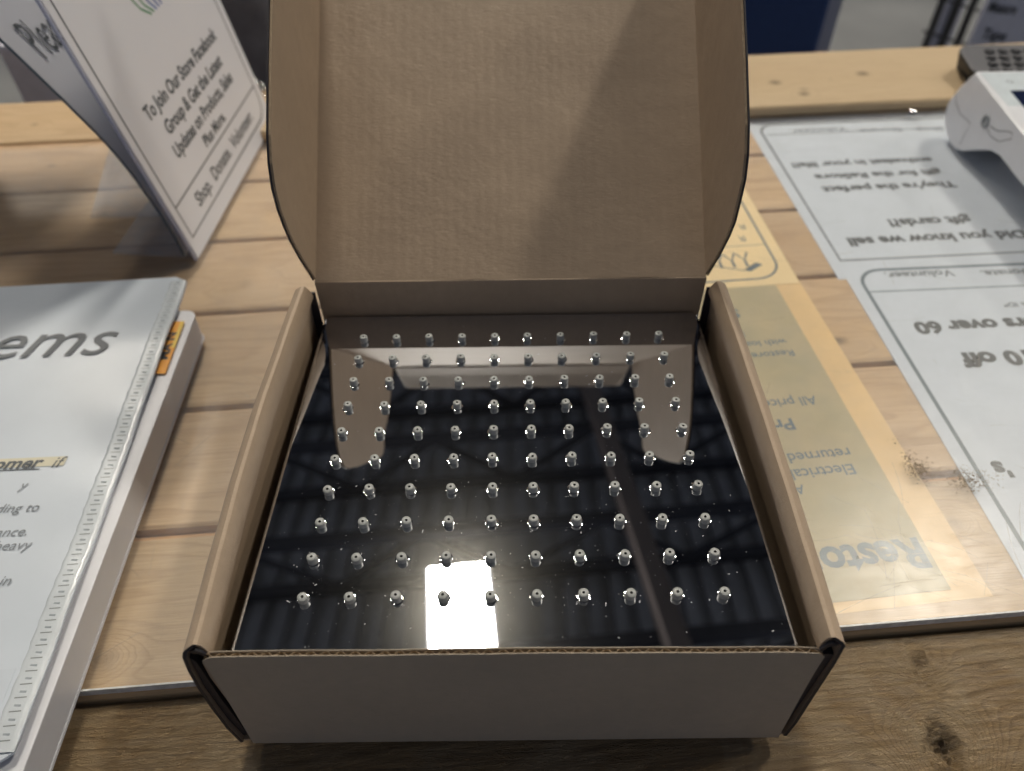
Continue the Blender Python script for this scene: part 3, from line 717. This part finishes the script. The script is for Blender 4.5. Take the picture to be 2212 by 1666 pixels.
# ------------------------------------------------------------------ binder and sleeve on the left
ph = rad(-4.7); c_, s_ = math.cos(ph), math.sin(ph)
def LF(ox, oy, z): return lambda q, zz=0.0: Vector((ox + q[0] * c_ + q[1] * -s_ , oy + q[0] * s_ + q[1] * c_, z + zz))
bt = thing('binder', 'white ring binder lying under the plastic document sleeve at the left', 'binder', (-16, 1, 0))
G = LF(-10.72, -7.1, 0)   # x to the left is negative; y runs up the long edge
G = lambda q, zz=0.0: Vector((-10.82 + (q[1]) * -.0430 + q[0], -7.6 + q[1] - q[0] * .0, zz))
def slab(bb, pts, z0, z1, lift=None, mi=0):
    f = lift or (lambda x, y: 0.0)
    bb.prism(pts, lambda q: Vector((*G(q)[:2], z0 + f(*q))), lambda q: Vector((*G(q)[:2], z1 + f(*q))), mi)
cov = rrect(-13, -.02, 0, 16.3, .38)
bb = B(); slab(bb, cov, 1.08, 1.16); mesh('front_cover', bb, M['binder'], bt, (-16, 1, 1.1), bevel=.03)
bb = B(); slab(bb, cov, .004, .12); mesh('back_cover', bb, M['binder'], bt, (-16, 1, 0), bevel=.03)
bb = B(); slab(bb, rrect(-12.8, -.05, .03, 16.27, .36), .125, 1.075); mesh('page_block', bb, M['binder'], bt, (-16, 1, .5))
bb = B(); slab(bb, [(-13.2, .0), (-12.9, .0), (-12.9, 16.3), (-13.2, 16.3)], .004, 1.2); mesh('spine', bb, M['binder'], bt, (-22, 1, 0))
# sleeve
sv = thing('document_sleeve', 'clear edged plastic sleeve holding white printed sheets, on top of the white binder', 'document sleeve', (-15, 2, 1.22))
A0 = Vector((-12.28, 10.45, 0)); A1 = Vector((-11.02, -6.95, 0))
ey = (A0 - A1).normalized(); ex_ = Vector((ey.y, -ey.x, 0)); Lh = (A0 - A1).length
def H(q, zz=0.0): return A1 + ex_ * q[0] + ey * q[1] + Vector((0, 0, zz))
def wave(x, y): return .05 * math.sin(y * .5 + 1) * (1 - min(1, abs(x) / 8)) + .03 * math.sin(y * 1.9) * math.exp(x * .9)
nx_, ny_ = 24, 60; vs = []; fs = []
def hp(i, j):
    x = -9.5 * (1 - i / nx_) ** 1.3; y = Lh * j / ny_
    if y > Lh - .5:  x = min(x, -.5 + math.sqrt(max(0, .25 - (y - Lh + .5) ** 2))) if x > -.5 else x
    if y < .5: x = min(x, -.5 + math.sqrt(max(0, .25 - (.5 - y) ** 2))) if x > -.5 else x
    return x, y
for zz in (0, -.08):
    for j in range(ny_ + 1):
        for i in range(nx_ + 1):
            x, y = hp(i, j); p = H((x, y), 1.33 + zz + wave(x, y) + .05); vs.append(p)
W = nx_ + 1; L = W * (ny_ + 1)
for j in range(ny_):
    for i in range(nx_):
        a = j * W + i; fs.append((a, a + 1, a + W + 1, a + W)); fs.append((L + a, L + a + W, L + a + W + 1, L + a + 1))
for j in range(ny_): a = j * W + nx_; fs.append((a, L + a, L + a + W, a + W))
for i in range(nx_): fs.append((i, L + i, L + i + 1, i + 1)); a = ny_ * W + i; fs.append((a, a + 1, L + a + 1, L + a))
bb = B(); bb.add(vs, fs); mesh('sleeve_front', bb, M['sleeve'], sv, (-15, 2, 1.3), smooth=True, auto=40)
# under pages
bb = B().prism([(-9.4, .5), (-.75, .5), (-.75, Lh + .0), (-9.4, Lh + .0)], lambda q: H(q, 1.21), lambda q: H(q, 1.27)); mesh('page', bb, M['white_paper'], sv, (-15, 2, 1.2))
bb = B()
def Hs(x, y, z=.0): return H((x, y), 1.385 + wave(x, y) + z)
# raised border and slits along the long edge
vs = []; fs = []
prof = [(-.62, .0), (-.6, .022), (-.52, .03), (-.14, .03), (-.06, .022), (-.03, .0)]
for j in range(91):
    y = .3 + (Lh - .6) * j / 90
    for x, z in prof: vs.append(Hs(x + .015 * math.sin(j * 2.1), y, z))
m_ = len(prof)
for j in range(90):
    for q in range(m_ - 1): fs.append((j * m_ + q, j * m_ + q + 1, (j + 1) * m_ + q + 1, (j + 1) * m_ + q))
bb.add(vs, fs); mesh('sleeve_border', bb, M['sleeve_edge'], sv, (-11.5, 2, 1.39), smooth=True)
bb = B()
for k in range(52):
    y = .55 + k * (Lh - 1.1) / 51
    a = Hs(-.46, y, .032); d = Hs(-.20, y + .01, .032)
    bb.add([Hs(-.46, y - .014, .033), Hs(-.18, y - .014, .033), Hs(-.18, y + .014, .033), Hs(-.46, y + .014, .033)], [(0, 1, 2, 3)])
    bb.add([Hs(-.40, y + .12, .031), Hs(-.24, y + .10, .031), Hs(-.22, y + .14, .06), Hs(-.38, y + .16, .055)], [(0, 1, 2, 3)], 1)
mesh('perforation', bb, [M['slit'], M['sleeve_edge']], sv, (-11.5, 2, 1.4), kind='stuff')
# print on the sheet
tx = Vector((math.cos(rad(2.5)), math.sin(rad(2.5)), 0)); ty = Vector((-tx.y, tx.x, 0))
def ptext(s, x, y, sz, mat='ink_grey', al='RIGHT', **kw):
    q = Vector((x, y, 0)) - A1; xx, yy = q.dot(ex_), q.dot(ey)
    p = Vector((x, y, 1.392 + wave(xx, yy))); p.z += .012
    return text(sv, 'lettering', s, sz, p, tx, ty, M[mat], al, **kw)
ZC = .0
ptext('Items', -13.85, 6.12, 1.80, 'ink_mid', shear=.28, wide=1.05)
ptext('customer', -14.05, 1.33, .42, 'ink_grey', shear=.2, bold=.03, wide=1.1); ptext('if', -13.45, 1.33, .42, 'ink_grey', shear=.25)
ptext('according to', -13.4, -.22, .31, 'ink_pale', shear=.2); ptext('insurance.', -13.35, -1.02, .31, 'ink_pale', shear=.2); ptext('heavy', -13.1, -1.45, .31, 'ink_pale', shear=.2)
ptext('y', -14.1, .55, .31, 'ink_pale', shear=.2); ptext('in', -13.1, -2.55, .31, 'ink_pale', shear=.2); ptext('of', -13.15, -4.0, .31, 'ink_pale', shear=.2)
bb = B().add([Vector((x, y, 1.395 + wave(-3, 8))) for x, y in ((-17, 1.25), (-13.35, 1.40), (-13.35, 1.75), (-17, 1.6))], [(0, 1, 2, 3)]); mesh('highlight', bb, M['high'], sv, (-15, 1.4, 1.39))
bb = B().add([Vector((x, y, 1.40 + wave(-3, 8))) for x, y in ((-17, 1.14), (-14.0, 1.26), (-14.0, 1.29), (-17, 1.17))], [(0, 1, 2, 3)]); mesh('underline', bb, M['ink_grey'], sv, (-15, 1.2, 1.39))
# page edges seen through the sleeve
bb = B().prism([(-9.3, .7), (-.72, .7), (-.72, 2.25), (-9.3, 2.25)], lambda q: Hs(q[0], q[1], .002), lambda q: Hs(q[0], q[1], .012)); mesh('insert_page', bb, M['sleeve'], sv, (-15, -5, 1.39))
# index tab
tb = thing('index_tab', 'orange and yellow index tab sticking out from under the plastic sleeve', 'index tab', (-12, 6.8, 1.2))
bb = B(); bb.box((-12.35, 5.35, 1.21), (-11.62, 8.0, 1.235), T=lambda q: Vector((q.x - (q.y - 5.3) * .06, q.y, q.z))); mesh('tab', bb, M['orange'], tb, (-12, 6.8, 1.21))
bb = B(); bb.box((-11.75, 6.6, 1.236), (-11.61, 8.0, 1.245), T=lambda q: Vector((q.x - (q.y - 5.3) * .06, q.y, q.z))); mesh('tab_stripe', bb, M['yellow_tab'], tb, (-12, 7, 1.22))
text(tb, 'lettering', 'MA N', .34, (-11.78, 6.0, 1.243), (-.06, 1, 0), (-1, -.06, 0), M['ink'], bold=.03, wide=1.2)

# ------------------------------------------------------------------ sign holder
SA0 = Vector((-13.24, 13.46, 0)); se = Vector((.0444, .999, 0)).normalized(); hh_ = se.cross(Vector((0, 0, 1)))
def lean(a): t = rad(a); return Vector((0, 0, 1)) * math.cos(t) + hh_ * math.sin(t)
sgn_ = thing('sign_holder', 'clear acrylic sign holder with a white printed sheet, leaning left beside the box', 'sign holder', (-13.4, 19, 0))
sv_ = lean(-10.5); sn = se.cross(sv_)     # sn faces the camera side (+x)
def SG(e, v, d=0.0): return SA0 + se * e + sv_ * v + sn * d + Vector((0, 0, .02))
ew, vh = 12.3, 14.8
bb = B().prism([(0, 0), (ew, 0), (ew, vh), (0, vh)], lambda q: SG(*q, -.02), lambda q: SG(*q, .02)); mesh('page', bb, M['sign_paper'], sgn_, (-13.4, 19, 5))
bb = B().prism([(-.06, -.0), (ew + .06, 0), (ew + .06, vh), (-.06, vh)], lambda q: SG(*q, -.14), lambda q: SG(*q, -.05)); mesh('back_pane', bb, M['clear'], sgn_, (-13.4, 19, 5))
bb = B()
for (a, b2) in (((-.09, 0), (-.09, vh)), ((ew + .09, 0), (ew + .09, vh))): bb.ribbon([a, b2], .08, lambda q: SG(q[0], q[1], .03))
bb = B(); bb.tube([SG(-.10, 0, -.06), SG(-.10, vh, -.06)], .06, 6)
mesh('pane_edge', bb, plain('bright_acrylic_edge', (.45, .48, .62), .2), sgn_, (-13.3, 13.4, 5))
# foot folded back to the left
bb = B().prism([(0, 0), (3.75, 0.35), (3.75, 4.2), (0, 12.3)], lambda q: SA0 + se * q[1] - Vector((q[0], 0, 0)) + Vector((0, 0, .03)), lambda q: SA0 + se * q[1] - Vector((q[0], 0, 0)) + Vector((0, 0, .12)))
mesh('foot', bb, M['clear'], sgn_, (-15, 17, 0))
bb = B().prism([(-18.9, 16.4), (-14.3, 16.5), (-14.6, 24.2), (-20.9, 25.0)], lambda q: Vector((q[0], q[1], .13)), lambda q: Vector((q[0], q[1], .2)))
mesh('foot', bb, M['clear'], sgn_, (-15, 20, .1))
SI = lambda q: SG(q[0], q[1], .026)
bb = B(); bb.ribbon(rrect(.42, 11.75, .78, 14.2, 1.0, n=8, corners=(1, 1, 1, 0)), .09, SI, closed=True); bb.ribbon([(.42, 2.2), (11.75, 2.2)], .07, SI)
mesh('border_line', bb, M['ink_grey'], sgn_, (-13.3, 19, 5))
def st(s, e, v, sz, mat='ink_grey', al='CENTER', **kw): text(sgn_, 'lettering', s, sz, SG(e, v, .026), se, sv_, M[mat], al, **kw)
st('To Join Our Store Facebook', 6.05, 5.2, .56, wide=.92, bold=.03); st('Group & Get the Latest', 6.15, 4.22, .56, wide=.92, bold=.03)
st('Updates on Products, Sales', 6.15, 3.32, .56, wide=.88, bold=.03); st('Plus More.', 6.2, 2.5, .50, wide=.92, bold=.03)
st('Shop.  Donate.  Volunteer.', 6.1, 1.22, .60, wide=.90, bold=.02)
bb = B()
for k, (c1) in enumerate(('g', 'b', 'b2')): pass
# small green and blue leaf mark above the text block
t1 = plain('logo_green', (.12, .30, .16), .6); t2 = plain('logo_blue', (.05, .13, .40), .6)
bb = B()
for k in range(5): bb.ribbon([(4.9 + k * .45, 8.9), (5.3 + k * .40, 8.25), (5.9 + k * .28, 7.85)], .10, SI, 0 if k < 2 else 1)
mesh('emblem', bb, [t1, t2], sgn_, (-13.3, 19, 8))
# second sheet behind, bent over to the left
s2 = thing('sign_sheet', 'second white sign sheet behind the holder, bent further over to the left', 'paper sign', (-14, 19, 0))
Q = [Vector((-13.75, 13.52, .12)), Vector((-13.98, 13.5, 1.92)), Vector((-14.68, 13.47, 4.63)), Vector((-15.6, 13.46, 6.6)), Vector((-17.05, 13.46, 9.22)), Vector((-19.3, 13.46, 12.9)), Vector((-21.0, 13.46, 15.5))]
def dens(Q, n=5):
    out = []
    for i in range(len(Q) - 1):
        for k in range(n):
            t = k / n; p0 = Q[max(i - 1, 0)]; p1 = Q[i]; p2 = Q[i + 1]; p3 = Q[min(i + 2, len(Q) - 1)]
            out.append(.5 * ((2 * p1) + (p2 - p0) * t + (2 * p0 - 5 * p1 + 4 * p2 - p3) * t * t + (3 * p1 - p0 - 3 * p2 + p3) * t ** 3))
    return out + [Q[-1]]
D = dens(Q); bb = B(); vs = []; fs = []
for k, p in enumerate(D):
    for e in (0, ew):
        for th in (0, .07): vs.append(p + se * e + Vector((-th, 0, -th * .3)))
for k in range(len(D) - 1):
    a = 4 * k; b_ = a + 4; fs += [(a, a + 2, b_ + 2, b_), (a + 1, b_ + 1, b_ + 3, a + 3), (a, b_, b_ + 1, a + 1), (a + 2, a + 3, b_ + 3, b_ + 2)]
a = 4 * (len(D) - 1); fs += [(0, 1, 3, 2), (a, a + 2, a + 3, a + 1)]
bb.add(vs, fs); mesh('page', bb, M['sign_paper'], s2, (-14, 19, 5), smooth=True, auto=50)
du = (Q[4] - Q[3]).normalized()
dn = se.cross(du)
text(s2, 'lettering', 'Please', 1.4, Q[3] + se * .8 + du * 1.62 + dn * .05, se, du, M['ink_grey'], wide=.42, bold=0.0, space=1.12)
bb = B(); bb.tube([p + Vector((-.03, -.05, -.01)) for p in D], .045, 5); mesh('page_edge', bb, M['ink_blue'], s2, (-14, 13.4, 5))

# ------------------------------------------------------------------ payment terminal
pt = thing('payment_terminal', 'white handheld payment terminal with dark screen and rounded paper roll end', 'card terminal', (24, 20, 0))
def tprof(): return [(22.9, 3.42), (23.25, 2.95), (23.62, 2.35), (23.92, 1.75), (24.02, 1.35), (23.9, .9), (23.6, .5), (23.1, .2), (22.5, .05), (21.9, .02), (21.3, .2), (20.7, .55), (20.0, .95), (19.3, 1.3), (18.5, 1.42), (17.0, 1.40), (13.0, 1.2), (9.0, .9), (8.6, 1.2), (8.7, 1.75), (9.3, 2.15), (13.0, 2.62), (17.7, 3.05)]
bb = B(); pr = tprof(); n = len(pr)
xs = [(22.26, .88), (22.32, .95), (22.45, 1.0), (26.9, 1.0), (27.05, .95), (27.1, .88)]
cyz = Vector((18.5, 2.0)); vs = []; fs = []
for x, k in xs:
    for (y, z) in pr:
        dy, dz = y - 18.5, z - (2.0 if abs(y - 18.5) < 5 else 2.0)
        inset = (1 - k) * 1.2
        vv = Vector((dy, dz)); ln = vv.length; vv = vv * ((ln - inset) / ln); vs.append((x + (23 - y) * .0, 18.5 + vv.x, max(.02, 2.0 + vv.y)))
for i in range(len(xs) - 1):
    for k in range(n): fs.append((i * n + k, i * n + (k + 1) % n, (i + 1) * n + (k + 1) % n, (i + 1) * n + k))
fs += [tuple(range(n))[::-1], tuple(range((len(xs) - 1) * n, len(xs) * n))]
bb.add(vs, fs); mesh('body', bb, M['white_plastic'], pt, (24, 20, 0), smooth=True, auto=32)
def top(y): return 3.42 + (y - 22.9) * (3.42 - 2.62) / (22.9 - 13.0)
bb = B().add([(x, y, top(y) + .03) for x, y in ((22.5, 22.75), (26.9, 22.75), (26.9, 10), (22.5, 10))] + [(x, y, top(y) - .03) for x, y in ((22.5, 22.75), (26.9, 22.75), (26.9, 10), (22.5, 10))], [(3, 2, 1, 0), (4, 5, 6, 7), (0, 1, 5, 4), (1, 2, 6, 5), (2, 3, 7, 6), (3, 0, 4, 7)])
mesh('face', bb, plain('pale_glass_face', (.62, .68, .72), .12), pt, (24, 20, 3))
bb = B().add([(x, y, top(y) + .037) for x, y in ((23.15, 21.1), (26.6, 21.1), (26.6, 12.5), (23.15, 12.5))], [(3, 2, 1, 0)]); mesh('screen', bb, M['screen'], pt, (24, 18, 3))
bb = B(); bb.ribbon([(21.55, .4), (21.5, 1.0), (21.45, 1.55), (22.6, 1.5), (23.3, 1.75), (23.75, 2.1)], .03, lambda q: Vector((22.245, q[0], q[1])))
bb.ribbon([(20.0, 2.15), (19.3, 2.25), (18.6, 2.6), (18.3, 2.65), (18.2, 2.45), (18.9, 1.95), (19.6, 1.85), (20.2, 2.0)], .035, lambda q: Vector((22.24, q[0], q[1])))
mesh('seam', bb, M['ink_grey'], pt, (22.2, 21, 1.5))
Ax = Matrix.Rotation(rad(-90), 3, 'Y')
bb = B().lathe([(.001, .01), (.16, .01), (.17, .04), (.24, .05), (.30, .03), (.32, -.02)], (22.25, 20.45, 2.15), 20, A=Ax); mesh('side_port', bb, M['ink_pale'], pt, (22.2, 20.45, 2.15), smooth=True)
text(pt, 'lettering', 'VeriFone'[:0] or 'Q', .3, (23.3, 21.75, top(21.9) + .036), (1, 0, 0), (0, 1, .08), M['ink_pale'])
bb = B().lathe([(.001, .0), (.17, .0), (.2, .04)], (26.1, 21.75, top(21.75) + .036), 16); mesh('camera_hole', bb, M['ink'], pt, (26, 21.75, 3))
# keypad
kp = thing('keypad', 'dark grey keypad with round rubber keys behind the payment terminal', 'keypad', (27.5, 29.2, .5))
bb = B().prism(rrect(25.0, 30.5, 26.9, 29.9, .7), lambda q: Vector((q[0] + .6, q[1] + .6, .52)), lambda q: Vector((q[0], q[1], 1.35 + (q[1] - 26.9) * .14))); mesh('base', bb, M['black_plastic'], kp, (27.5, 29.2, .5), smooth=True, auto=40)
bb = B().prism(rrect(25.0, 30.5, 26.9, 29.9, .7), lambda q: Vector((q[0], q[1], 1.36 + (q[1] - 26.9) * .14)), lambda q: Vector((q[0], q[1], 1.48 + (q[1] - 26.9) * .14))); mesh('top_cover', bb, M['grey_plastic'], kp, (27.5, 29.2, 1.4), bevel=.05)
for r_ in range(4):
    for c in range(6):
        x, y = 26.1 + c * .72 + (.15 * r_), 27.3 + r_ * .62
        if x > 30.2: continue
        z = 1.485 + (y - 26.9) * .14
        mesh('key', B().lathe([(.27, 0), (.26, .08), (.2, .13), (.001, .14)], (x, y, z), 12), M['key'], kp, (x, y, z), smooth=True)

# ------------------------------------------------------------------ beyond the counter
tag(mesh('storage_bin', B().box((-2, 66, FZ), (32.2, 100, -6)), M['navy'], at=(15, 80, FZ), bevel=.6), 'navy blue panel sided bin standing behind the counter', 'bin')
tag(mesh('door_post', B().box((33.0, 70, FZ), (35.0, 72, 0)), M['white_metal'], at=(34, 71, FZ), bevel=.1), 'white upright post beside the navy bin', 'post')
rk = thing('wire_rack', 'black wire display rack behind the counter at the right edge', 'wire rack', (52, 72, FZ))
for k in range(9): mesh('upright_wire', B().tube([(46.2 + k * .58, 72 + .5 * (k % 3), FZ), (46.2 + k * .58, 72 + .5 * (k % 3), -6)], .13, 6), M['wire'], rk, (46 + k * .5, 72, FZ))
for z in (-11.0, -14.5, -18): mesh('cross_wire', B().tube([(45.6, 72, z + 1.2), (52.0, 72, z - .6)], .12, 6), M['wire'], rk, (50, 72, z))
tag(mesh('paper_roll', B().lathe([(.001, FZ), (1.1, FZ), (1.1, -9), (.001, -9)], (49.6, 75, 0), 20), M['white_metal'], at=(49.6, 75, FZ), smooth=True, auto=40), 'pale upright roll standing behind the wire rack', 'roll')
sb = thing('price_board', 'white upright sign board for tape measures beyond the counter', 'sign board', (54, 70, FZ))
mesh('board', B().box((50.2, 70, FZ), (58, 70.6, -3)), M['board'], sb, (54, 70, FZ), bevel=.1)
text(sb, 'lettering', 'Measure', 1.05, (50.45, 69.9, -10.6), (1, 0, -.12), (.12, 0, 1), M['ink'], wide=.62, bold=.02); text(sb, 'lettering', 'Tape', 1.15, (51.0, 69.9, -13.4), (1, 0, -.12), (.12, 0, 1), M['ink'], wide=.85, bold=.02)
cl_ = thing('cloth_bag', 'charcoal grey cloth bag slumped behind the sign holder', 'bag', (-19, 40, FZ))
vs = []; fs = []; nu, nv = 24, 14
for j in range(nv + 1):
    for i in range(nu):
        a = 2 * math.pi * i / nu; t = j / nv; rr = 7.5 * (1 - .25 * t * t) * (1 + .12 * noise.noise(Vector((math.cos(a) * 1.5, math.sin(a) * 1.5, t * 3))))
        vs.append((-20 + rr * math.cos(a) * 1.0, 44 + rr * math.sin(a) * .8, FZ + 58 * t))
for j in range(nv):
    for i in range(nu): fs.append((j * nu + i, j * nu + (i + 1) % nu, (j + 1) * nu + (i + 1) % nu, (j + 1) * nu + i))
fs += [tuple(range(nu))[::-1], tuple(range(nv * nu, nv * nu + nu))]
bb = B(); bb.add(vs, fs); mesh('body', bb, M['fabric'], cl_, (-20, 44, FZ), smooth=True)
cr_ = thing('shiny_bits', 'made-up metal rings standing in for shiny plastic bits behind the sign holder', 'shiny bits', (-13.4, 27.2, .5))  # stand-in rings whose chrome gives the glint of small clear plastic bits
for k, (x, y, z) in enumerate(((-14.3, 28.6, .85), (-13.9, 28.3, .72), (-13.3, 27.6, .75))):
    pts = [Vector((x + .28 * math.cos(a), y + .1 * math.sin(a * 2), z + .26 * math.sin(a))) for a in [2 * math.pi * q / 16 for q in range(17)]]
    mesh('ring', B().tube(pts, .06, 6), M['chrome_plain'], cr_, (x, y, z), smooth=True)
mo = thing('monitor', 'black computer monitor on a stand, mostly out of view, added for the shadow left of the sign', 'monitor', (-33, 27.6, -.1))
mesh('base', B().box((-36.5, 25.4, -.28), (-28.9, 28.4, .35)), M['black_plastic'], mo, (-33, 27, -.2), bevel=.15)
mesh('neck', B().box((-34, 27.2, .36), (-31.2, 28.1, 17)), M['black_plastic'], mo, (-33, 27.6, .4), bevel=.1)
mesh('display', B().box((-42, 28.12, 13.0), (-20.5, 29.0, 23.6)), M['black_plastic'], mo, (-32, 28.5, 13), bevel=.1)  # out of view; placed and sized to cast the shadow left of the sign
tag(mesh('storage_box', B().box((-30.6, 33.0, FZ), (-25.0, 40, 1.4)), M['board'], at=(-28, 44, FZ), bevel=.3), 'pale lilac grey box behind the counter, between the black monitor and the sign', 'storage box')
bpy.context.view_layer.update()
